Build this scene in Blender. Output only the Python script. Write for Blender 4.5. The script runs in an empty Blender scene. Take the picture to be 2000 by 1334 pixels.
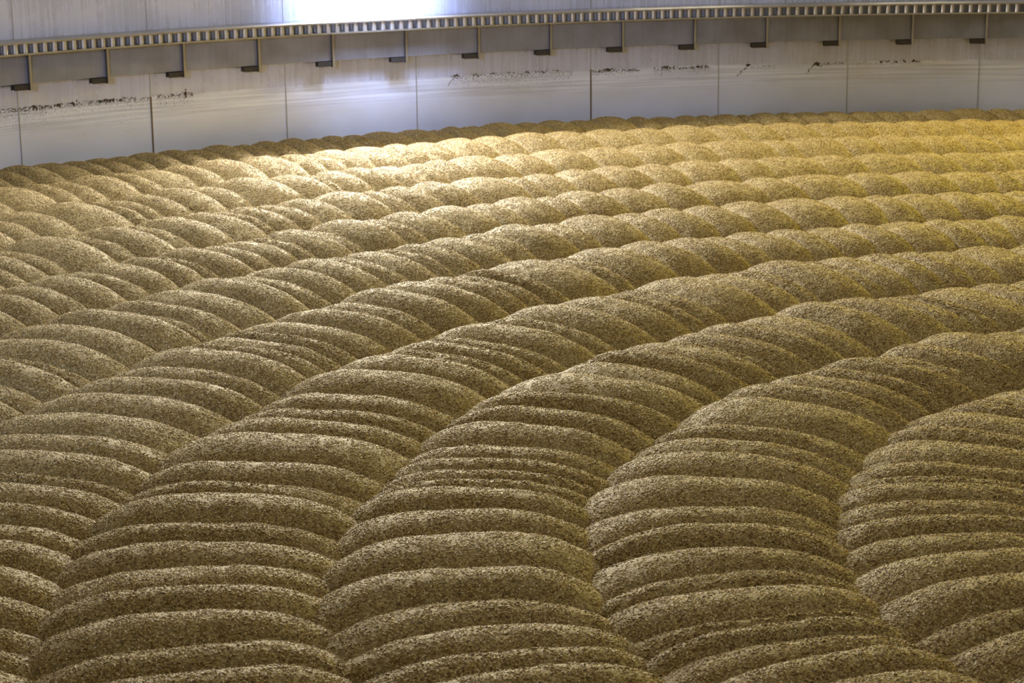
import bpy, math, random
import numpy as np
from mathutils import Vector, Matrix

# ------------------------------------------------------------------ measured layout
S = 0.7                      # metres per ridge spacing
P = [4.05533, 0.23481, 0.011, 2.74332, 4.50645, 7.61346, 12.26948, 0.12, 13.3914, 1.08063, 0.80158, 0.28]
F_PX = P[0] * 1000; PITCH = P[1]; ROLL = P[2]; CAM_H = P[3] * S
CX, CY = P[4] * S, P[5] * S  # axis of the round vessel, camera stands at x=y=0
RV1 = P[6] * S               # radius of the outermost valley
AMP = P[7] * S               # ridge height
RW = P[8] * S                # radius of the steel wall
PI = math.pi
scene = bpy.context.scene
COL = scene.collection

# ------------------------------------------------------------------ camera
cam_data = bpy.data.cameras.new('camera')
cam = bpy.data.objects.new('camera', cam_data)
COL.objects.link(cam)
right = Vector((1, 0, 0))
up0 = Vector((0, math.sin(PITCH), math.cos(PITCH)))
fwd = Vector((0, math.cos(PITCH), -math.sin(PITCH)))
xa = right * math.cos(ROLL) - up0 * math.sin(ROLL)
ya = right * math.sin(ROLL) + up0 * math.cos(ROLL)
za = -fwd
cam.matrix_world = Matrix(((xa.x, ya.x, za.x, 0), (xa.y, ya.y, za.y, 0), (xa.z, ya.z, za.z, CAM_H), (0, 0, 0, 1)))
cam_data.sensor_width = 36.0
cam_data.lens = F_PX / 2000 * 36.0
cam_data.clip_start = 0.05
cam_data.clip_end = 100
cam_data.dof.use_dof = True
cam_data.dof.focus_distance = 7.2
cam_data.dof.aperture_fstop = 10.0
scene.camera = cam

# ------------------------------------------------------------------ world, exposure, lights
world = bpy.data.worlds.new('world'); scene.world = world; world.use_nodes = True
world.node_tree.nodes['Background'].inputs[0].default_value = (0.6, 0.65, 0.8, 1)
world.node_tree.nodes['Background'].inputs[1].default_value = 0.0
scene.view_settings.view_transform = 'Standard'
scene.view_settings.look = 'None'
scene.view_settings.exposure = -0.2
scene.view_settings.gamma = 1.0
scene.view_settings.use_curve_mapping = False

def ring_pt(deg, r, z):
    a = math.radians(deg)
    return Vector((CX + r * math.cos(a), CY + r * math.sin(a), z))

def area_light(name, loc, target, w, h, power, color, spread=180):
    d = bpy.data.lights.new(name, 'AREA'); d.shape = 'RECTANGLE'; d.size = w; d.size_y = h
    d.energy = power; d.color = color; d.spread = math.radians(spread)
    o = bpy.data.objects.new(name, d); COL.objects.link(o)
    o.location = loc
    o.rotation_euler = (Vector(target) - Vector(loc)).to_track_quat('-Z', 'Y').to_euler()
    return o

def spot_light(name, loc, target, power, color, angle, blend, radius):
    d = bpy.data.lights.new(name, 'SPOT'); d.energy = power; d.color = color
    d.spot_size = math.radians(angle); d.spot_blend = blend; d.shadow_soft_size = radius
    o = bpy.data.objects.new(name, d); COL.objects.link(o)
    o.location = loc
    o.rotation_euler = (Vector(target) - Vector(loc)).to_track_quat('-Z', 'Y').to_euler()
    return o

# the floodlight on the wall just above the picture, weaker ones further round the ring, and added fill lights
MAIN_DEG = 115.7
spot_light('rack_fill', ring_pt(MAIN_DEG - .5, RW - 0.75, 2.10 * S), ring_pt(MAIN_DEG - .5, RW, 1.28 * S), 150, (0.60, 0.70, 1.0), 70, 1.0, 0.30)  # added spot, brightens the rack and the wall below it
spot_light('wall_lamp', ring_pt(MAIN_DEG + .4, RW - 0.70, 2.05 * S), ring_pt(MAIN_DEG + .4, RW, 1.72 * S), 300, (0.55, 0.68, 1.0), 96, 1.0, 0.08)
area_light('wall_flood', ring_pt(MAIN_DEG, RW - 0.055, 1.62 * S), ring_pt(MAIN_DEG, RW - 4.0, 1.50 * S), 0.35, 0.05, 105, (1.0, 0.95, 0.85))
area_light('rake_flood', ring_pt(MAIN_DEG + 3, RW - 0.12, 2.8), ring_pt(MAIN_DEG + 1, RW - 5.0, 3.1), 0.5, 0.06, 620, (1.0, 0.90, 0.68))
area_light('rake_flood', ring_pt(133, RW - 0.12, 2.5), ring_pt(131, RW - 5.0, 2.7), 0.5, 0.06, 35, (1.0, 0.87, 0.60))  # second one is an added back light for the left ridges
area_light('side_fill', ring_pt(MAIN_DEG + 1.2, RW - 0.07, 1.60 * S), ring_pt(143, RW - 4.4, 0.75), 0.12, 0.05, 105, (1.0, 0.90, 0.68), 120)  # added light, strengthens the low rake across the left ridges
for deg, e in ((148, 14), (102, 12), (92, 8), (82, 8)):
    area_light('ring_lamp', ring_pt(deg, RW - 0.045, 1.60 * S), ring_pt(deg, RW - 3.0, 0.9), 0.8, 0.04, e, (1.0, 0.88, 0.62))
# added yellow light for the warm veil on the right, added overhead fill
area_light('yellow_fill', ring_pt(84, RW - 0.14, 2.6), ring_pt(90, RW - 5.0, 2.1), 0.5, 0.08, 270, (1.0, 0.74, 0.02))
area_light('overhead_fill', (CX - 1.0, CY, 4.2), (CX - 1.0, CY, 0.0), 7.0, 7.0, 105, (1.0, 0.87, 0.60))
spot_light('wall_fill', (-2.6, -0.4, 2.6), (-2.6, 13.2, 0.75), 1650, (0.58, 0.68, 1.0), 36, 0.5, 0.4)  # added fill from behind the camera, brightens the far wall

# ------------------------------------------------------------------ helpers
def N(nt, t, **kw):
    n = nt.nodes.new(t)
    for k, v in kw.items():
        if k.startswith('i_'):
            n.inputs[k[2:].replace('_', ' ')].default_value = v
        else:
            setattr(n, k, v)
    return n

def new_mat(name):
    m = bpy.data.materials.new(name); m.use_nodes = True
    nt = m.node_tree; b = nt.nodes['Principled BSDF']
    return m, nt, b

def ramp(nt, fac, stops):
    r = nt.nodes.new('ShaderNodeValToRGB')
    while len(r.color_ramp.elements) < len(stops): r.color_ramp.elements.new(0.5)
    for e, (pos, c) in zip(r.color_ramp.elements, stops):
        e.position = pos; e.color = (*c, 1) if len(c) == 3 else c
    nt.links.new(fac, r.inputs[0])
    return r

def mesh_np(name, v, quads, mat, parent=None, uv=None, smooth=True):
    me = bpy.data.meshes.new(name)
    v = np.asarray(v, np.float32); q = np.asarray(quads, np.int32)
    k = q.shape[1]
    me.vertices.add(len(v)); me.vertices.foreach_set('co', v.ravel())
    me.loops.add(q.size); me.loops.foreach_set('vertex_index', q.ravel())
    me.polygons.add(len(q))
    me.polygons.foreach_set('loop_start', np.arange(0, q.size, k, dtype=np.int32))
    if uv is not None:
        l = me.uv_layers.new(name='UVMap')
        l.data.foreach_set('uv', np.asarray(uv, np.float32)[q.ravel()].ravel())
    me.update(calc_edges=True)
    me.polygons.foreach_set('use_smooth', np.full(len(q), smooth, dtype=bool))
    me.materials.append(mat)
    o = bpy.data.objects.new(name, me); COL.objects.link(o)
    if parent is not None: o.parent = parent
    return o

def tag(o, label=None, cat=None, group=None, kind=None):
    if label: o['label'] = label
    if cat: o['category'] = cat
    if group: o['group'] = group
    if kind: o['kind'] = kind
    return o

def empty(name, loc=(0, 0, 0)):
    o = bpy.data.objects.new(name, None); COL.objects.link(o); o.location = loc
    o.empty_display_size = 0.1
    return o

def arc_sweep(deg0, deg1, step, prof):
    """closed profile [(radial distance from wall inwards, z)] swept round the vessel axis"""
    n = max(2, int(abs(deg1 - deg0) / step) + 1)
    a = np.radians(np.linspace(deg0, deg1, n)); pr = np.array(prof, float)
    r = RW - pr[:, 0]; m = len(pr)
    x = CX + np.cos(a)[:, None] * r[None]; y = CY + np.sin(a)[:, None] * r[None]
    z = np.broadcast_to(pr[:, 1], x.shape)
    v = np.stack([x, y, z], -1).reshape(-1, 3)
    uv = np.stack([np.broadcast_to((a * RW)[:, None], x.shape), z + pr[:, 0][None]], -1).reshape(-1, 2)
    i = np.arange(n - 1)[:, None] * m; j = np.arange(m)[None]; j2 = (j + 1) % m
    q = np.stack([i + j, i + m + j, i + m + j2, i + j2], -1).reshape(-1, 4)
    return v, q, uv, n, m

def add_caps(v, q, n, m):
    # caps for a 4-corner profile
    if m == 4:
        q = np.concatenate([q, [[0, 1, 2, 3]], [[(n - 1) * m + 3, (n - 1) * m + 2, (n - 1) * m + 1, (n - 1) * m]]])
    return q

# ------------------------------------------------------------------ materials
def steel(name, base, rough, metal=0.85, streak=0.5, dirt=0.0, scale=1.0, panel=None):
    m, nt, b = new_mat(name)
    L = nt.links.new
    uv = N(nt, 'ShaderNodeUVMap')
    mp = N(nt, 'ShaderNodeMapping'); mp.inputs['Scale'].default_value = (42 * scale, 1.6, 1)
    L(uv.outputs[0], mp.inputs[0])
    dr = N(nt, 'ShaderNodeTexNoise'); dr.inputs['Scale'].default_value = 1.0; dr.inputs['Detail'].default_value = 5
    L(mp.outputs[0], dr.inputs['Vector'])
    bl = N(nt, 'ShaderNodeTexNoise'); bl.inputs['Scale'].default_value = 5.0; bl.inputs['Detail'].default_value = 6
    L(uv.outputs[0], bl.inputs['Vector'])
    c1 = ramp(nt, dr.outputs[0], [(0.25, tuple(x * (1 - 0.35 * streak) for x in base)), (0.5, base), (0.75, tuple(min(1, x * (1 + 0.25 * streak)) for x in base))])
    mix = N(nt, 'ShaderNodeMix', data_type='RGBA', blend_type='MULTIPLY'); mix.inputs[0].default_value = 1.0
    dk = 1 - dirt
    c2 = ramp(nt, bl.outputs[0], [(0.3, (dk, dk * 0.96, dk * 0.88)), (0.7, (1, 1, 1))])
    L(c1.outputs[0], mix.inputs[6]); L(c2.outputs[0], mix.inputs[7])
    L(mix.outputs[2], b.inputs['Base Color'])
    rr = N(nt, 'ShaderNodeMapRange'); rr.inputs[3].default_value = rough - 0.06; rr.inputs[4].default_value = rough + 0.1
    L(dr.outputs[0], rr.inputs[0]); L(rr.outputs[0], b.inputs['Roughness'])
    b.inputs['Metallic'].default_value = metal
    return m

def wall_material():
    m, nt, b = new_mat('stainless_wall')
    L = nt.links.new
    uv = N(nt, 'ShaderNodeUVMap')
    sep = N(nt, 'ShaderNodeSeparateXYZ'); L(uv.outputs[0], sep.inputs[0])
    def noise(sx, sy, detail=4):
        mp = N(nt, 'ShaderNodeMapping'); mp.inputs['Scale'].default_value = (sx, sy, 1)
        L(uv.outputs[0], mp.inputs[0])
        n = N(nt, 'ShaderNodeTexNoise'); n.inputs['Scale'].default_value = 1; n.inputs['Detail'].default_value = detail
        L(mp.outputs[0], n.inputs['Vector']); return n.outputs[0]
    def rng(x, a, bb, c, d, smooth=True):
        r = N(nt, 'ShaderNodeMapRange')
        if smooth: r.interpolation_type = 'SMOOTHSTEP'
        r.inputs[1].default_value = a; r.inputs[2].default_value = bb; r.inputs[3].default_value = c; r.inputs[4].default_value = d
        L(x, r.inputs[0]); return r.outputs[0]
    def mul(a, bb, op='MULTIPLY'):
        n = N(nt, 'ShaderNodeMath', operation=op)
        for i, x in enumerate((a, bb)):
            if isinstance(x, (int, float)): n.inputs[i].default_value = x
            else: L(x, n.inputs[i])
        return n.outputs[0]
    z = sep.outputs[1]
    drips = noise(48, 0.9, 5); fine = noise(160, 2.0, 3); smear = noise(1.3, 60, 4); blot = noise(2.2, 3.0, 4)
    edge = noise(9, 0.0, 3)
    zz = mul(z, mul(edge, 0.03), 'ADD')
    above = rng(zz, 0.410, 0.432, 0, 1)              # over the old grain line: drip marks
    band = mul(rng(z, 0.22, 0.31, 0, 1), rng(z, 0.405, 0.42, 1, 0))   # rubbed horizontal band
    d1 = rng(drips, 0.3, 0.72, -1, 1); f1 = rng(fine, 0.3, 0.7, -1, 1); s1 = rng(smear, 0.3, 0.7, -1, 1)
    v = mul(mul(above, mul(mul(d1, 0.08), mul(f1, 0.05), 'ADD')), mul(band, mul(s1, 0.17)), 'ADD')
    bright = mul(v, mul(rng(blot, 0.3, 0.7, -0.05, 0.05), 1.0, 'ADD'), 'ADD')   # around 1
    base = N(nt, 'ShaderNodeMix', data_type='RGBA'); base.inputs[6].default_value = (0.68, 0.735, 0.96, 1); base.inputs[7].default_value = (0.50, 0.54, 0.76, 1)
    L(above, base.inputs[0])
    stain = N(nt, 'ShaderNodeMix', data_type='RGBA'); stain.inputs[7].default_value = (0.55, 0.53, 0.50, 1)
    L(base.outputs[2], stain.inputs[6])
    L(mul(rng(noise(1.6, 4.0, 2), 0.5, 0.75, 0, 0.45), mul(rng(z, 0.1, 0.35, 0.0, 1.0), rng(z, 0.40, 0.43, 1.0, 0.3))), stain.inputs[0])
    cm = N(nt, 'ShaderNodeVectorMath', operation='SCALE'); L(stain.outputs[2], cm.inputs[0]); L(bright, cm.inputs['Scale'])
    L(cm.outputs[0], b.inputs['Base Color'])
    ro = mul(mul(above, -0.12), 0.40, 'ADD')
    ro = mul(ro, mul(d1, 0.05), 'ADD'); ro = mul(ro, mul(rng(blot, 0.3, 0.7, -0.05, 0.06), 1.0), 'ADD')
    L(ro, b.inputs['Roughness'])
    b.inputs['Metallic'].default_value = 0.28
    bp = N(nt, 'ShaderNodeBump'); bp.inputs['Strength'].default_value = 0.25; bp.inputs['Distance'].default_value = 0.02
    L(noise(1.1, 0.8, 2), bp.inputs['Height']); L(bp.outputs[0], b.inputs['Normal'])
    return m

def grain_material():
    m, nt, b = new_mat('malt_bed_surface')
    L = nt.links.new
    tc = N(nt, 'ShaderNodeTexCoord')
    vo = N(nt, 'ShaderNodeTexVoronoi'); vo.inputs['Scale'].default_value = 190
    L(tc.outputs['Object'], vo.inputs['Vector'])
    sp = N(nt, 'ShaderNodeSeparateColor'); L(vo.outputs['Color'], sp.inputs[0])
    c = ramp(nt, sp.outputs[0], [(0.0, (0.10, 0.066, 0.020)), (0.35, (0.18, 0.13, 0.045)), (0.7, (0.26, 0.20, 0.082)), (1.0, (0.36, 0.30, 0.15))])
    L(c.outputs[0], b.inputs['Base Color'])
    bp = N(nt, 'ShaderNodeBump', invert=True); bp.inputs['Strength'].default_value = 1.0; bp.inputs['Distance'].default_value = 0.003
    L(vo.outputs['Distance'], bp.inputs['Height']); L(bp.outputs[0], b.inputs['Normal'])
    b.inputs['Roughness'].default_value = 0.7
    return m

def kernel_material():
    m, nt, b = new_mat('barley_kernel')
    L = nt.links.new
    at = N(nt, 'ShaderNodeAttribute', attribute_name='kernel_tone')
    c = ramp(nt, at.outputs['Fac'], [(0.0, (0.080, 0.042, 0.008)), (0.25, (0.175, 0.107, 0.026)), (0.55, (0.29, 0.202, 0.060)), (0.8, (0.39, 0.296, 0.108)), (0.93, (0.52, 0.46, 0.26)), (1.0, (0.85, 0.83, 0.70))])
    L(c.outputs[0], b.inputs['Base Color'])
    b.inputs['Roughness'].default_value = 0.5
    b.inputs['Specular IOR Level'].default_value = 0.35
    return m

M_WALL = wall_material()
M_BED = grain_material()
M_KERNEL = kernel_material()
M_RAIL = steel('rail_steel', (0.36, 0.355, 0.36), 0.38, 0.8, 0.5, 0.25)
M_PIN = steel('pin_steel', (0.50, 0.50, 0.54), 0.35, 0.8, 0.2, 0.1)
M_SKIRT = steel('skirt_steel', (0.27, 0.29, 0.40), 0.42, 0.25, 0.3, 0.30)
M_BACK = steel('backing_steel', (0.70, 0.74, 0.90), 0.45, 0.1, 0.2, 0.05)
M_WEB = steel('shaded_web_steel', (0.16, 0.155, 0.17), 0.5, 0.5, 0.3, 0.15)  # dark colour stands in for shadow on the web's left side
def plain(name, col, rough, metal=0.0):
    m, nt, b = new_mat(name)
    no = N(nt, 'ShaderNodeTexNoise'); no.inputs['Scale'].default_value = 60
    c = ramp(nt, no.outputs[0], [(0.3, tuple(x * 0.7 for x in col)), (0.7, col)])
    nt.links.new(c.outputs[0], b.inputs['Base Color'])
    b.inputs['Roughness'].default_value = rough; b.inputs['Metallic'].default_value = metal
    return m
M_FOOT = plain('shaded_foot', (0.05, 0.045, 0.045), 0.6, 0.3)  # dark colour stands in for the shade in the foot channel
M_SEAM = plain('weld_seam', (0.20, 0.15, 0.10), 0.6, 0.4)
M_SEAM2 = plain('weld_seam_clean', (0.45, 0.45, 0.47), 0.45, 0.7)
M_CEIL = plain('roof_sheet', (0.55, 0.56, 0.58), 0.6, 0.2)
M_CRUMB = plain('dried_crumbs', (0.11, 0.065, 0.03), 0.8)
M_MOSS = plain('green_crumb', (0.05, 0.09, 0.02), 0.8)

# ------------------------------------------------------------------ setting
ZT = 4.6
def wall_part(name, d0, d1):
    zs = np.linspace(-0.35, ZT, 12)
    n = int((d1 - d0) / 0.5) + 1
    a = np.radians(np.linspace(d0, d1, n))
    x = CX + RW * np.cos(a); y = CY + RW * np.sin(a)
    prof_r = [0.0] * len(zs)
    v = np.stack([np.repeat(x, len(zs)), np.repeat(y, len(zs)), np.tile(zs, n)], 1)
    uv = np.stack([np.repeat(a * RW, len(zs)), np.tile(zs, n)], 1)
    # outer skin gives the sheet its thickness
    xo = CX + (RW + 0.02) * np.cos(a); yo = CY + (RW + 0.02) * np.sin(a)
    vo = np.stack([np.repeat(xo, len(zs)), np.repeat(yo, len(zs)), np.tile(zs, n)], 1)
    m = len(zs)
    i = (np.arange(n - 1)[:, None] * m + np.arange(m - 1)[None]).ravel()
    q = np.stack([i, i + 1, i + m + 1, i + m], 1)
    off = len(v)
    q2 = q[:, ::-1] + off
    o = mesh_np(name, np.concatenate([v, vo]), np.concatenate([q, q2]), M_WALL, uv=np.concatenate([uv, uv]))
    return tag(o, kind='structure')
wall_part('wall_back', 55, 180)
wall_part('wall_front', 180, 415)
def disc(name, z, r, mat, thick):
    n = 96
    a = np.linspace(0, 2 * PI, n, endpoint=False)
    v = [(CX, CY, z)] + [(CX + r * math.cos(t), CY + r * math.sin(t), z) for t in a] + [(CX, CY, z + thick)] + [(CX + r * math.cos(t), CY + r * math.sin(t), z + thick) for t in a]
    q = []
    for i in range(n):
        j = (i + 1) % n
        q.append((0, 1 + j, 1 + i)); q.append((n + 1, n + 2 + i, n + 2 + j))
        q.append((1 + i, 1 + j, n + 2 + j)); q.append((1 + i, n + 2 + j, n + 2 + i))
    o = mesh_np(name, v, q, mat, smooth=False)
    return tag(o, kind='structure')
disc('floor', -0.36, RW + 0.02, M_BACK, -0.05)
disc('ceiling', ZT, RW + 0.02, M_CEIL, 0.05)

def box_at(deg, r0, r1, w, z0, z1):
    """box with radial extent r0..r1 (distance inwards from the wall), tangential width w"""
    a = math.radians(deg); er = np.array((math.cos(a), math.sin(a), 0)); et = np.array((-math.sin(a), math.cos(a), 0))
    c = np.array((CX, CY, 0.0)); v = []
    for z in (z0, z1):
        for rr, s in ((r0, -1), (r1, -1), (r1, 1), (r0, 1)):
            v.append(c + er * (RW - rr) + et * (s * w / 2) + np.array((0, 0, z)))
    q = [(0, 1, 2, 3), (7, 6, 5, 4), (0, 4, 5, 1), (1, 5, 6, 2), (2, 6, 7, 3), (3, 7, 4, 0)]
    uv = [(deg * 0.16 + (i % 4) * 0.02, x[2]) for i, x in enumerate(v)]
    return v, q, uv

SEAMS = [142.2, 136.5, 130.60, 125.16, 119.43, 113.75, 106.05, 100.39, 94.71, 89.0, 83.3]
for i, d in enumerate(SEAMS):
    rusty = i in (3, 6)
    # lower seam (stained on two of the sheets) and its clean upper run, both one strip
    v, q, uv = box_at(d, -0.004, 0.0035, 0.010 if rusty else 0.006, -0.3, 0.41)
    o = mesh_np('trim_%d' % (2 * i + 1), v, q, M_SEAM if rusty else M_SEAM2, uv=uv, smooth=False); tag(o, kind='structure')
    v, q, uv = box_at(d, -0.004, 0.0025, 0.005, 0.41, ZT)
    o = mesh_np('trim_%d' % (2 * i + 2), v, q, M_SEAM2, uv=uv, smooth=False); tag(o, kind='structure')

v, q, uv, n_, m_ = arc_sweep(40, 170, 0.5, [(-0.004, 1.75), (0.40, 1.75), (0.40, 1.77), (-0.004, 1.77)])  # unseen ledge, added to keep lamp light off the outermost ridge
o = mesh_np('trim_%d' % (2 * len(SEAMS) + 1), v, add_caps(v, q, n_, m_), M_BACK, uv=uv, smooth=False); tag(o, kind='structure')

# ------------------------------------------------------------------ gear rack and its brackets
ZR1, ZR0, ZSK = 1.180 * S, 1.073 * S, 0.813 * S
D0, D1 = 66.0, 152.0
rack = empty('gear_rack', ring_pt(109, RW, ZR0))
tag(rack, 'long curved steel gear rack of round pins between two rails, running along the whole wall', 'gear rack')
def to_parent(o, par):
    bpy.context.view_layer.update()
    o.parent = par; o.matrix_parent_inverse = Matrix.Translation(par.location).inverted()
def sweep_obj(name, d0, d1, prof, mat, par, step=0.4):
    v, q, uv, n, m = arc_sweep(d0, d1, step, prof)
    q = add_caps(v, q, n, m)
    o = mesh_np(name, v, q, mat, uv=uv, smooth=False)
    if par: to_parent(o, par)
    return o
o = sweep_obj('upper_rail', D0, D1, [(0.015, ZR1 - 0.010), (0.235, ZR1 - 0.010), (0.235, ZR1), (0.015, ZR1)], M_RAIL, rack)
o = sweep_obj('lower_rail', D0, D1, [(0.03, ZR0), (0.240, ZR0), (0.240, ZR0 + 0.010), (0.03, ZR0 + 0.010)], M_RAIL, rack); tag(o, 'lower rail with rusty yellow edge')
o = sweep_obj('backing_strip', D0, D1, [(0.145, ZR0 + 0.010), (0.151, ZR0 + 0.010), (0.151, ZR1 - 0.010), (0.145, ZR1 - 0.010)], M_BACK, rack)
BR0, BSTEP = 130.43, 3.1945
PSTEP = BSTEP / 8
def pin_mesh(deg):
    a = math.radians(deg); r = RW - 0.205; c = np.array((CX + r * math.cos(a), CY + r * math.sin(a)))
    n = 12; v = []; q = []
    for z in (ZR0 + 0.009, ZR1 - 0.009):
        for k in range(n):
            t = 2 * PI * k / n; v.append((c[0] + 0.0175 * math.cos(t), c[1] + 0.0175 * math.sin(t), z))
    for k in range(n):
        j = (k + 1) % n; q.append((k, j, n + j, n + k))
    return v, q, [(deg * .16, p_[2]) for p_ in v]
rest_v, rest_q, rest_uv = [], [], []
kvis = 0
for k in range(-52, 165):
    deg = BR0 + 0.02 - (k) * PSTEP
    if not (D0 + 0.3 < deg < D1 - 0.3): continue
    v, q, uv = pin_mesh(deg)
    if 131.9 > deg and kvis < 100:
        kvis += 1
        o = mesh_np('pin', v, q, M_PIN, uv=uv); to_parent(o, rack)
    else:
        b0 = len(rest_v); rest_v += v; rest_uv += uv; rest_q += [tuple(x + b0 for x in f) for f in q]
o = mesh_np('pins', rest_v, rest_q, M_PIN, uv=rest_uv); to_parent(o, rack); tag(o, kind='stuff')

ORD = ['leftmost', 'second', 'third', 'fourth', 'fifth', 'sixth', 'seventh', 'eighth', 'ninth', 'tenth', 'eleventh', 'twelfth', 'thirteenth', 'rightmost']
def bracket(deg, label):
    t = empty('support_bracket', ring_pt(deg, RW, ZSK - 0.03)); tag(t, label, 'bracket', 'support brackets under the gear rack')
    v, q, uv = box_at(deg, 0.002, 0.126, 0.009, ZSK - 0.040, ZR0 - 0.001)
    o = mesh_np('web_plate', v, q, M_WEB, uv=uv, smooth=False); to_parent(o, t)
    v, q, uv = box_at(deg, 0.126, 0.132, 0.014, ZSK - 0.040, ZR0 - 0.001)  # separate lighter bar for the web's lit front edge
    o = mesh_np('edge_bar', v, q, M_RAIL, uv=uv, smooth=False); to_parent(o, t); tag(o, 'steel front edge coloured lighter than the shaded web')
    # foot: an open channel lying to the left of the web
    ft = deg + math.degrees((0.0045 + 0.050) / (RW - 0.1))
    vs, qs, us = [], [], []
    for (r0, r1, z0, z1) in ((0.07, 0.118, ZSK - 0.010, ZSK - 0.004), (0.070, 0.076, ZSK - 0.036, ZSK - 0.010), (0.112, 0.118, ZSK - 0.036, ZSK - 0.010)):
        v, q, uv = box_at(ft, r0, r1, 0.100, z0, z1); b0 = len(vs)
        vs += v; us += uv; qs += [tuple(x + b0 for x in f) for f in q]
    o = mesh_np('foot', vs, qs, M_FOOT, uv=us, smooth=False); to_parent(o, t); tag(o, 'foot channel coloured dark for shade')
def skirt(d_hi, d_lo, label):
    mid = (d_hi + d_lo) / 2
    o = sweep_obj('skirt_panel', d_hi, d_lo, [(0.098, ZSK), (0.102, ZSK), (0.102, ZR0 - 0.001), (0.098, ZR0 - 0.001)], M_SKIRT, None)
    tag(o, label, 'panel', 'skirt panels under the gear rack')
    # origin on the panel
    c = ring_pt(mid, RW - 0.1, ZSK); me = o.data; me.transform(Matrix.Translation(-c)); o.location = c
EPS = 0.032
for i in range(-4, 18):
    deg = BR0 - i * BSTEP
    if i < 0: lab = 'steel support bracket beyond the left end of the pictured rack'
    elif i > 13: lab = 'steel support bracket beyond the right end of the pictured rack'
    elif i == 0: lab = 'leftmost of the fourteen steel brackets hanging under the gear rack'
    elif i == 13: lab = 'rightmost of the fourteen steel brackets hanging under the gear rack'
    else: lab = '%s steel bracket from the left under the gear rack' % ORD[i]
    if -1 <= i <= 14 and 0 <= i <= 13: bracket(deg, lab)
    if i < 0: lab = ('grey steel skirt panel left of the leftmost bracket' if i == -1 else 'grey steel skirt panel beyond the left end of the pictured rack')
    elif i == 13: lab = 'grey steel skirt panel right of the rightmost bracket'
    elif i > 13: lab = 'grey steel skirt panel beyond the right end of the pictured rack'
    else: lab = 'grey steel skirt panel between the %s and %s brackets from the left' % (ORD[i], ORD[i + 1])
    if -1 <= i <= 13: skirt(deg - EPS, deg - BSTEP + EPS, lab)

# ------------------------------------------------------------------ the grain bed
DL = [0.0, 0.0, 0.0747, 0.0674, -0.0785, 0.0723, 0.0427, -0.0237, -0.0572, -0.0446, -0.0464]
KN = [80.0, 87.0, 94.0, 101.0, 108.0, 115.0, 122.0, 129.0, 136.0, 143.0, 150.0, 157.0, 164.0, 171.0, 178.0, 185.0, 192.0, 199.0, 206.0, 213.0, 220.0]
WOB = {
    1: [-0.025,-0.027,-0.028,-0.006,0.043,0.018,-0.004,0.026,0.044,0.034,0.026,0.02,0.015,0.012,0.009,0.007,0.006,0.005,0.004,0.003,0.003],
    2: [-0.076,-0.082,-0.086,-0.09,-0.082,-0.103,-0.117,-0.043,-0.054,-0.048,-0.037,-0.028,-0.022,-0.017,-0.013,-0.01,-0.008,-0.007,-0.005,-0.005,-0.005],
    3: [-0.11,-0.118,-0.111,-0.092,-0.103,-0.117,-0.116,-0.046,-0.038,-0.037,-0.028,-0.022,-0.017,-0.013,-0.01,-0.008,-0.006,-0.005,-0.004,-0.004,-0.003],
    4: [0.036,0.039,0.069,0.084,0.054,0.044,0.076,0.05,0.038,0.097,0.017,0.013,0.01,0.008,0.006,0.005,0.004,0.003,0.003,0.002,0.002],
    5: [-0.039,-0.042,-0.045,-0.017,-0.009,0.004,-0.02,-0.05,0.006,0.029,0.044,0.08,0.062,0.048,0.037,0.029,0.023,0.019,0.016,0.014,0.013],
    6: [0.015,0.016,0.018,-0.026,-0.001,0.019,0.028,-0.008,0.051,-0.031,0.03,0.008,0.033,0.026,0.02,0.016,0.012,0.01,0.008,0.007,0.007],
    7: [0.031,0.033,0.038,0.028,0.062,0.124,0.111,0.04,0.039,0.06,0.065,0.015,0.053,0.012,0.046,-0.006,-0.008,-0.006,-0.005,-0.005,-0.004],
    8: [0.006,0.007,0.008,0.009,0.035,0.029,0.04,0.016,0.029,0.019,0.073,0.033,0.006,0.018,-0.007,0.027,-0.031,-0.025,-0.021,-0.018,-0.017],
    9: [-0.078,-0.083,-0.095,-0.113,-0.139,-0.063,0.017,-0.051,0.0,0.054,0.001,0.023,0.019,0.025,-0.015,-0.005,-0.068,-0.055,-0.046,-0.041,-0.038],
    10: [-0.009,-0.01,-0.011,-0.013,-0.016,-0.021,-0.026,0.077,0.076,0.088,0.036,0.018,0.02,0.005,-0.015,-0.019,-0.038,-0.047,-0.04,-0.035,-0.033]}
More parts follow.
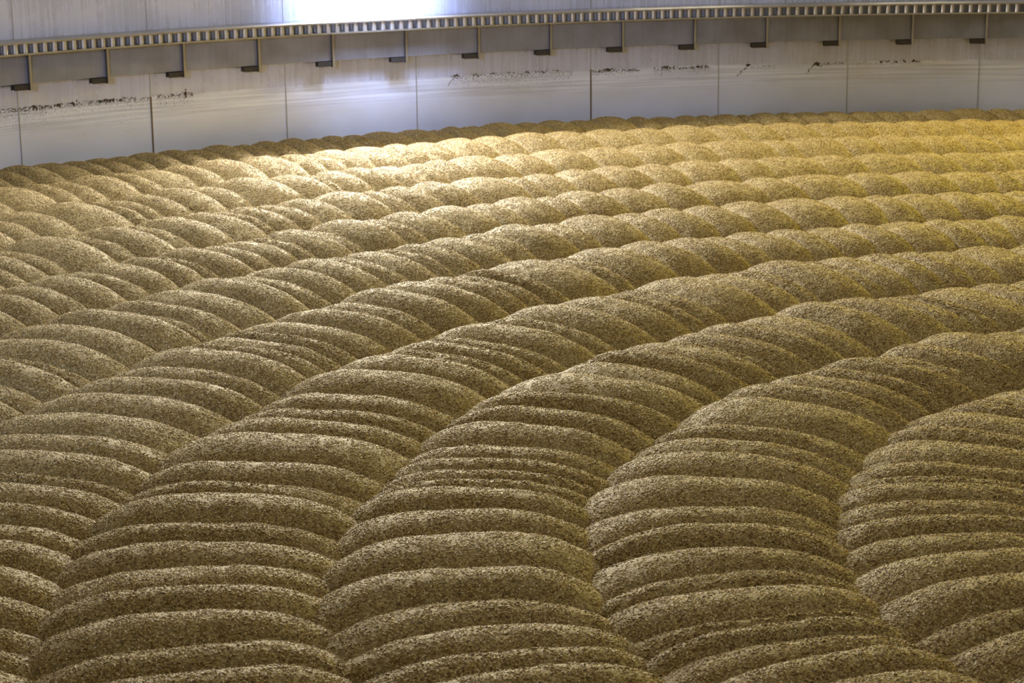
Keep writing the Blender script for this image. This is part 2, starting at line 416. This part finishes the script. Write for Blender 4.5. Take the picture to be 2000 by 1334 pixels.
CRE = {
    1: [88.59,90.41,91.72,92.53,93.71,94.79,95.98,97.02,97.98,99.18,99.87,100.87,101.71,102.66,103.62,104.84,106.22,107.26,108.64,109.7,111.14,112.1,113.17,113.8,114.98,116.21,117.17,118.43,119.16,120.24,121.34,122.39,123.52,124.31,125.54,126.83,127.65,128.53,129.46,130.56,131.96,132.85,133.78],
    2: [89.55,91.18,92.61,94.05,95.31,96.89,97.87,99.77,101.41,102.9,104.99,106.48,108.5,110.29,112.06,113.64,115.53,116.72,118.01,119.48,120.82,121.68,122.69,124.52,126.45,127.83,129.11,130.37,131.73,132.91,134.0,136.07,137.43],
    3: [91.08,92.76,94.32,96.6,98.33,100.67,101.65,104.71,106.65,108.48,110.98,113.16,114.8,117.08,118.56,119.64,120.78,122.27,123.77,124.27,125.82,128.4,129.45,131.13,132.5,133.28,134.08,136.6,138.48,139.61,141.32],
    4: [92.85,94.45,96.36,99.29,101.37,104.23,106.23,108.71,110.44,112.52,114.61,116.1,117.25,119.79,121.75,123.25,124.67,126.81,128.64,129.77,131.03,131.76,133.52,135.5,136.54,138.41,139.45,141.97,142.78,144.13,145.36,146.6],
    5: [94.64,96.42,99.22,101.7,104.71,107.31,110.14,112.72,114.68,117.32,118.73,120.89,122.41,124.63,126.83,128.09,130.56,131.19,133.3,134.32,135.72,136.68,138.72,139.68,141.34,142.91,144.23,146.36,148.03,149.89,151.57,152.65],
    6: [96.79,99.03,101.33,103.49,105.83,108.79,111.54,113.78,115.93,118.14,120.85,122.51,125.34,126.96,128.93,130.77,131.92,133.48,134.78,137.09,139.07,140.65,143.11,145.36,147.25,148.05,150.74,153.31,155.5,156.71,159.06,160.58,162.28,163.39],
    7: [99.23,100.85,103.19,105.61,108.12,110.24,112.36,114.93,116.62,118.99,121.94,125.35,126.63,130.28,132.04,133.24,134.99,137.44,140.41,142.09,144.66,146.89,148.38,149.87,151.72,154.41,156.35,158.91,161.72,164.72,166.99,169.81,171.19,173.33,175.62,177.43,180.03,182.81,185.3,187.09,188.85],
    8: [104.87,106.88,109.19,111.59,113.76,115.26,118.8,120.61,122.82,127.32,129.13,130.85,133.74,137.41,139.25,142.51,144.16,146.39,147.93,150.72,154.78,157.43,159.27,161.97,166.72,169.63,172.03,175.35,177.64,180.27,182.45,185.55,188.31,190.99,192.96],
    9: [113.12,115.3,117.28,121.38,125.9,129.09,132.46,135.28,136.5,139.27,143.02,145.74,150.15,154.22,157.51,161.07,163.35,165.69,167.26,169.36,172.59,176.44,181.87,186.16,188.78,191.49,193.87],
    10: [127.02,129.88,133.94,136.64,140.41,144.6,151.85,155.9,159.45,164.84,170.78,174.83,179.09,183.01,185.31,189.07,190.96,193.95,196.14,199.98],
    11: [127.48,131.22,134.97,138.68,143.41,148.99,154.66,158.28,161.47,166.1,170.18,175.27,179.42,185.5,192.46,196.02]}
rng = np.random.default_rng(7)
NR = 12
def valley(j, deg):
    """radius of the valley on the inner side of ridge j"""
    if j == 0: return np.full(deg.shape, P[8])
    r = P[6] - (j - 1)
    dl = DL[j] if j < len(DL) else DL[-1] * 0.5
    w = WOB.get(j)
    wv = np.interp(deg, KN, w) if w else 0.0
    fade = np.clip((deg - 40) / 30, 0, 1) * np.clip((250 - deg) / 30, 0, 1)
    return r + (dl + wv) * fade

def vnoise(x, y, seed):
    """smooth value noise on numpy arrays"""
    xi = np.floor(x).astype(np.int64); yi = np.floor(y).astype(np.int64); fx = x - xi; fy = y - yi
    fx = fx * fx * (3 - 2 * fx); fy = fy * fy * (3 - 2 * fy)
    def h(a, b):
        n = (a * 374761393 + b * 668265263 + seed * 974711) & 0x7fffffff
        n = ((n ^ (n >> 13)) * 1274126177) & 0x7fffffff
        return ((n ^ (n >> 16)) & 0xffff) / 65535.0
    return (h(xi, yi) * (1 - fx) + h(xi + 1, yi) * fx) * (1 - fy) + (h(xi, yi + 1) * (1 - fx) + h(xi + 1, yi + 1) * fx) * fy - 0.5

BV, BQ, BW = [], [], []

def in_view(x, y, mar):
    return (y > 4.0 - mar) & (np.abs(x) < 0.26 * y + mar) 

def ridge(j):
    Rm = P[6] - j + 1.5
    typ = {1: .25}.get(j, .28)
    # creases: measured in view, random elsewhere
    cre = list(CRE.get(j, []))
    full = []
    lo, hi = (cre[0], cre[-1]) if cre else (140., 140.)
    ev = lambda: math.degrees(rng.uniform(.7, 1.35) * typ / max(Rm, 1.0))
    a = lo
    left = []
    while a > 30: a -= ev(); left.append(a)
    full = sorted(left) + cre
    end = full[0] + 360; a = hi + ev()
    while a < end - 1: full.append(a); a += ev()
    # fill holes
    res = [full[0]]
    for c in full[1:]:
        gap = math.radians(c - res[-1]) * Rm
        if gap > 2.3 * typ * 1.25:
            n = int(round(gap / (typ * 1.15)))
            s0 = res[-1]
            for k in range(1, n): res.append(s0 + (c - s0) * (k + rng.uniform(-.15, .15)) / n)
        if gap > 0.05: res.append(c)
    cr = np.array(res)
    cr = np.concatenate([cr, [cr[0] + 360.0]])
    nC = len(cr)
    # sampling: fine in view
    d0 = cr[0]
    degs = [d0]; fine = math.degrees(0.0125 / Rm); coarse = math.degrees(0.06 / Rm)
    while degs[-1] < d0 + 360:
        dn = degs[-1] % 360; a = math.radians(dn)
        x = (P[4] + Rm * math.cos(a)) * S; y = (P[5] + Rm * math.sin(a)) * S
        degs.append(degs[-1] + (fine if in_view(x, y, 1.3) else coarse))
    degs[-1] = d0 + 360
    D = np.array(degs); X = np.linspace(-0.66, 0.66, 91)
    Dm = D % 360
    vi = valley(j, Dm); vo = valley(j - 1, Dm)
    cc = (vi + vo) / 2; ww = vo - vi
    # crease position perturbed across the ridge
    tilt = rng.normal(.028, .018, nC) / Rm; bow = rng.normal(.045, .020, nC) / Rm
    sw = np.diff(cr); sw = np.radians(sw) * Rm
    tilt[-1] = tilt[0]; bow[-1] = bow[0]
    depth_a = np.clip(rng.normal(.97, .12, nC), .5, 1.0); depth_s = rng.normal(0, .22, nC)
    depth_a[-1] = depth_a[0]; depth_s[-1] = depth_s[0]
    Z = np.zeros((len(D), len(X)))
    h = 0.22 * np.minimum(sw, .36) * rng.uniform(.85, 1.15, len(sw)) + 0.004
    yc = P[5] + Rm * np.sin(np.radians(cr[:-1])); xc = P[4] + Rm * np.cos(np.radians(cr[:-1]))
    h *= np.interp(yc, [12.5, 15.5, 18], [1.0, .80, .62]) * (1 - np.interp(xc, [0, 4], [0, .45]) * np.interp(yc, [11, 14], [0, 1]))
    if j == 1: h *= 1.35
    ex = np.interp(cr[:-1] % 360, [125, 155], [2.3, 2.35])
    Hc = np.concatenate([[(h[0] + h[-1]) / 2], (h[1:] + h[:-1]) / 2, [(h[0] + h[-1]) / 2]])
    for k, x in enumerate(X):
        off = np.degrees(tilt * (x + .5) * 2 + bow * (1 - 4 * min(abs(x), .5) ** 2))
        wig = np.degrees((vnoise(np.full(nC, x * 3.0), np.arange(nC) * 1.7 + 9, 31 + j)) * .022 / Rm)
        wig[-1] = wig[0]
        c = cr + off + wig
        c = np.maximum.accumulate(c)
        i = np.clip(np.searchsorted(c, D, side='right') - 1, 0, nC - 2)
        t = np.clip((D - c[i]) / np.maximum(c[i + 1] - c[i], 1e-6), 0, 1)
        t = t ** 0.96
        dd = np.clip(depth_a + depth_s * x * 2, .3, 1.0)
        Lv = Hc[i] * (1 - dd[i]); Rvv = Hc[i + 1] * (1 - dd[i + 1])
        u = 2 * t - 1
        e = np.where(u < 0, Lv, Rvv)
        Z[:, k] = h[i] + (e - h[i]) * np.abs(u) ** ex[i]
    xx = X[None, :]
    yd = P[5] + Rm * np.sin(np.radians(D))
    amp = np.interp(yd, [9.5, 14, 18], [.095, .168, .215]) if j > 1 else np.full(len(D), .165)
    shape = amp[:, None] * (1 - np.abs(2 * xx) ** np.interp(yd, [9.5, 14], [3.0, 2.6])[:, None])
    s0 = np.interp(yd, [11, 15], [.76, .68])[:, None]
    sc = s0 + (1 - s0) * (1 - np.minimum(np.abs(2 * xx), 1.2) ** 2.5)
    r = cc[:, None] + xx * ww[:, None]
    ax = np.radians(D)[:, None] * Rm + 0 * xx
    Zt = shape + Z * sc - np.interp(yd, [9.5, 14], [.04, .055])[:, None]
    Zt += 0.008 * vnoise(ax * 1.1, r * 1.6, 3 + j) + 0.010 * vnoise(ax * 4.3, r * 4.1, 5) + 0.006 * vnoise(ax * 11, r * 11, 8)
    an = np.radians(D)[:, None]
    # noses of the lobes push into the valleys
    PX = (P[4] + r * np.cos(an)) * S; PY = (P[5] + r * np.sin(an)) * S; PZ = Zt * S
    # keep inside the wall
    if j == 1:
        keep = r <= P[8] + 0.004
        rr = np.minimum(r, P[8] - 0.0005)
        PX = (P[4] + rr * np.cos(an)) * S; PY = (P[5] + rr * np.sin(an)) * S
    v = np.stack([PX, PY, PZ], -1).reshape(-1, 3)
    m = len(X); n = len(D)
    ii = (np.arange(n - 1)[:, None] * m + np.arange(m - 1)[None]).ravel()
    q = np.stack([ii, ii + 1, ii + m + 1, ii + m], 1)[:, ::-1]
    v[:, 0] -= CX; v[:, 1] -= CY; v[:, 2] += 0.3
    # kernels only where they can be seen
    w = (in_view(PX, PY, 0.9) & (Zt > -0.10)).astype(np.float32).ravel()
    b0 = sum(len(x) for x in BV)
    BV.append(v); BQ.append(q + b0); BW.append(w)

for j in range(1, NR + 1): ridge(j)
bed = mesh_np('grain_bed', np.concatenate(BV), np.concatenate(BQ), M_BED)
bed.location = (CX, CY, -0.3)
at = bed.data.attributes.new('kernel_density', 'FLOAT', 'POINT'); at.data.foreach_set('value', np.concatenate(BW))
tag(bed, 'pale brown germinating barley turned into curved ridges, filling the floor to the wall', 'grain', kind='stuff')

# loose kernels covering the ridges: one surface of uncountable grains per ridge
def kernel_nodes():
    ng = bpy.data.node_groups.new('kernel_cover', 'GeometryNodeTree')
    ng.interface.new_socket('Geometry', in_out='INPUT', socket_type='NodeSocketGeometry')
    ng.interface.new_socket('Geometry', in_out='OUTPUT', socket_type='NodeSocketGeometry')
    L = ng.links.new
    def G(t, **kw):
        n = ng.nodes.new(t)
        for k, v in kw.items(): setattr(n, k, v)
        return n
    gi = G('NodeGroupInput'); go = G('NodeGroupOutput')
    # a kernel: 3.4 x 3.0 x 8.5 mm spindle
    sph = G('GeometryNodeMeshUVSphere'); sph.inputs['Segments'].default_value = 6; sph.inputs['Rings'].default_value = 5; sph.inputs['Radius'].default_value = 1.0
    tf = G('GeometryNodeTransform'); tf.inputs['Rotation'].default_value = (0, PI / 2, 0); L(sph.outputs[0], tf.inputs[0])
    tf2 = G('GeometryNodeTransform'); tf2.inputs['Scale'].default_value = (0.0042, 0.0018, 0.0016); L(tf.outputs[0], tf2.inputs[0])
    sm = G('GeometryNodeSetShadeSmooth'); L(tf2.outputs[0], sm.inputs[0])
    mt = G('GeometryNodeSetMaterial'); mt.inputs['Material'].default_value = M_KERNEL; L(sm.outputs[0], mt.inputs[0])
    join = G('GeometryNodeJoinGeometry')
    for s in range(6):
        gr = G('GeometryNodeMeshGrid'); gr.inputs['Size X'].default_value = 0.036; gr.inputs['Size Y'].default_value = 0.036
        gr.inputs['Vertices X'].default_value = 2; gr.inputs['Vertices Y'].default_value = 2
        di = G('GeometryNodeDistributePointsOnFaces'); di.inputs['Density'].default_value = 34000; di.inputs['Seed'].default_value = s * 7 + 1
        L(gr.outputs[0], di.inputs[0])
        ip = G('GeometryNodeInstanceOnPoints'); L(di.outputs[0], ip.inputs['Points']); L(mt.outputs[0], ip.inputs['Instance'])
        rv = G('FunctionNodeRandomValue', data_type='FLOAT_VECTOR'); rv.inputs['Seed'].default_value = s + 40
        rv.inputs[0].default_value = (-0.5, -0.55, 0); rv.inputs[1].default_value = (0.5, 0.55, 2 * PI)
        L(rv.outputs[0], ip.inputs['Rotation'])
        rs = G('FunctionNodeRandomValue', data_type='FLOAT'); rs.inputs[2].default_value = 0.75; rs.inputs[3].default_value = 1.2; rs.inputs['Seed'].default_value = s + 3
        L(rs.outputs[1], ip.inputs['Scale'])
        tr = G('GeometryNodeTranslateInstances'); L(ip.outputs[0], tr.inputs[0])
        rt = G('FunctionNodeRandomValue', data_type='FLOAT_VECTOR'); rt.inputs['Seed'].default_value = s + 90
        rt.inputs[0].default_value = (0, 0, 0.0); rt.inputs[1].default_value = (0, 0, 0.0045)
        L(rt.outputs[0], tr.inputs['Translation']); tr.inputs['Local Space'].default_value = False
        st = G('GeometryNodeStoreNamedAttribute', data_type='FLOAT', domain='INSTANCE'); st.inputs['Name'].default_value = 'kernel_tone'
        rc = G('FunctionNodeRandomValue', data_type='FLOAT'); rc.inputs['Seed'].default_value = s + 11
        L(tr.outputs[0], st.inputs[0]); L(rc.outputs[1], st.inputs['Value'])
        re = G('GeometryNodeRealizeInstances'); L(st.outputs[0], re.inputs[0])
        g2 = G('GeometryNodeGeometryToInstance'); L(re.outputs[0], g2.inputs[0]); L(g2.outputs[0], join.inputs[0])
    dp = G('GeometryNodeDistributePointsOnFaces', distribute_method='RANDOM')
    na = G('GeometryNodeInputNamedAttribute', data_type='FLOAT'); na.inputs['Name'].default_value = 'kernel_density'
    mm = G('ShaderNodeMath', operation='MULTIPLY'); mm.inputs[1].default_value = 2300.0
    L(na.outputs[0], mm.inputs[0]); L(mm.outputs[0], dp.inputs['Density'])
    L(gi.outputs[0], dp.inputs['Mesh'])
    ia = G('GeometryNodeInstanceOnPoints'); ia.inputs['Pick Instance'].default_value = True
    L(dp.outputs['Points'], ia.inputs['Points']); L(join.outputs[0], ia.inputs['Instance']); L(dp.outputs['Rotation'], ia.inputs['Rotation'])
    ri = G('FunctionNodeRandomValue', data_type='INT'); ri.inputs[4].default_value = 0; ri.inputs[5].default_value = 5
    L(ri.outputs[2], ia.inputs['Instance Index'])
    ro = G('GeometryNodeRotateInstances'); L(ia.outputs[0], ro.inputs[0])
    rr = G('FunctionNodeRandomValue', data_type='FLOAT_VECTOR'); rr.inputs[0].default_value = (0, 0, 0); rr.inputs[1].default_value = (0, 0, 2 * PI); rr.inputs['Seed'].default_value = 77
    L(rr.outputs[0], ro.inputs['Rotation'])
    jj = G('GeometryNodeJoinGeometry'); L(gi.outputs[0], jj.inputs[0]); L(ro.outputs[0], jj.inputs[0])
    L(jj.outputs[0], go.inputs[0])
    return ng
KN_TREE = kernel_nodes()
md = bed.modifiers.new('kernels', 'NODES'); md.node_group = KN_TREE

# ------------------------------------------------------------------ crumbs dried onto the wall at the old grain level
def crumbs(name, items, mat, label, cat, kind='stuff'):
    vs, qs = [], []
    for (deg, z, s, sy) in items:
        a = math.radians(deg + .27); er = np.array((math.cos(a), math.sin(a), 0)); et = np.array((-math.sin(a), math.cos(a), 0)); ez = np.array((0, 0, 1.0))
        c = np.array((CX, CY, z)) + er * (RW - 0.0008)
        rot = random.uniform(-.7, .7); e1 = et * math.cos(rot) + ez * math.sin(rot); e2 = -et * math.sin(rot) + ez * math.cos(rot)
        s *= 1.3
        b0 = len(vs)
        ring = [(math.cos(t) * s * random.uniform(.6, 1.2), math.sin(t) * s * sy * random.uniform(.6, 1.2)) for t in np.linspace(0, 2 * PI, 6, endpoint=False)]
        vs.append(c - er * s * random.uniform(.5, 1.0))
        for (p1, p2) in ring: vs.append(c + e1 * p1 + e2 * p2)
        for k in range(6): qs.append((b0, b0 + 1 + k, b0 + 1 + (k + 1) % 6))
    o = mesh_np(name, vs, qs, mat, smooth=False)
    tag(o, label, cat, kind=kind); return o
random.seed(5)
ZL = 0.580 * S
def patch(d0, d1, n, zt, spread, s0, s1):
    out = []
    for _ in range(n):
        f = random.random()
        z = max(0.22, zt - abs(random.gauss(0, spread * 2.0)) + random.gauss(0, .003))
        s = random.uniform(s0, s1) * (1.0 if z > zt - spread else .6)
        out.append((d0 + (d1 - d0) * f, z, s, random.uniform(.6, 1.5)))
    return out
def clump(deg, z, n, sx, sz, s):
    return [(deg + math.degrees(random.gauss(0, sx) / RW), z + random.gauss(0, sz), s * random.uniform(.6, 1.3), random.uniform(.7, 1.3)) for _ in range(n)]
left_items = patch(132.5, 129.2, 800, ZL + .012, .024, .0012, .0030) + patch(129.6, 124.9, 900, ZL + .008, .018, .001, .0026) + patch(129.5, 125.5, 200, ZL + .012, .006, .0014, .0032)
for dd in (129.7, 128.7, 128.1, 126.75, 126.5, 126.1): left_items += clump(dd, ZL + .006, 16, .012, .006, .0038)
left_items += patch(131.5, 124.9, 60, ZL - .02, .12, .001, .002)
crumbs('dried_crumbs', left_items, M_CRUMB, 'dark speckled crumbs dried in a line on the wall at the far left', 'residue')
crumbs('dried_crumbs', patch(124.65, 123.1, 380, ZL + .014, .02, .0012, .003) + clump(123.42, ZL + .010, 14, .004, .010, .0045), M_CRUMB, 'patch of dried brown crumbs right of the first rusty wall seam from the left', 'residue')
mid = patch(111.9, 106.6, 900, ZL + .004, .026, .0012, .0028) + clump(111.75, ZL + .004, 16, .014, .005, .004)
for dd in (110.8, 110.1, 109.3, 108.6, 108.1, 107.8, 107.3): mid += clump(dd, ZL + .006, 10, .016, .004, .0032)
for k in range(16): mid.append((111.85 + k * .016, ZL - .006 - k * .0035, .0018, 1.6))
crumbs('dried_crumbs', mid, M_CRUMB, 'wide scatter of dried crumbs in the middle of the wall, left of the second rusty seam', 'residue')
crumbs('dried_crumbs', patch(105.7, 103.6, 260, ZL - .006, .010, .0016, .0036) + clump(105.0, ZL - .002, 30, .03, .004, .0042), M_CRUMB, 'thick dark crumb line just right of the second rusty wall seam', 'residue')
crumbs('dried_crumbs', patch(103.0, 100.5, 320, ZL - .004, .012, .0014, .0034) + clump(102.4, ZL, 18, .02, .004, .004) + clump(100.95, ZL - .002, 16, .02, .003, .004), M_CRUMB, 'dried crumb line on the wall under the tenth bracket, ending at a seam', 'residue')
def trail(deg, n, dx):
    return [(deg + dx * k / n + random.gauss(0, .03), ZL - .004 - .075 * (k / n) ** 1.2 * 1.0, random.uniform(.0018, .0036), 1.5) for k in range(n)]
crumbs('dried_crumbs', clump(98.85, ZL - .002, 14, .008, .005, .0045) + trail(98.75, 16, .55) + patch(98.7, 97.6, 50, ZL - .012, .008, .0014, .0028), M_CRUMB, 'small crumb cluster with a trail running down left, under the eleventh bracket', 'residue')
crumbs('dried_crumbs', clump(95.75, ZL - .008, 26, .012, .007, .0042) + trail(95.85, 14, .4) + patch(95.6, 94.6, 60, ZL - .004, .004, .0016, .0034), M_CRUMB, 'crumb cluster with a short trail on the wall under the twelfth bracket', 'residue')
lst = patch(94.3, 91.2, 170, ZL - .006, .006, .001, .0024)
for dd in (93.0, 92.7, 92.3, 92.0, 91.6, 91.45): lst += clump(dd, ZL - .001, 10, .010, .004, .0040)
crumbs('dried_crumbs', lst, M_CRUMB, 'thin dark crumb line on the right part of the wall, right of the last seam', 'residue')
o = crumbs('green_crumb', clump(126.98, ZL + .006, 14, .006, .004, .0045), M_MOSS, 'small dark green lump stuck in the crumb line on the left wall', 'residue', kind=None)
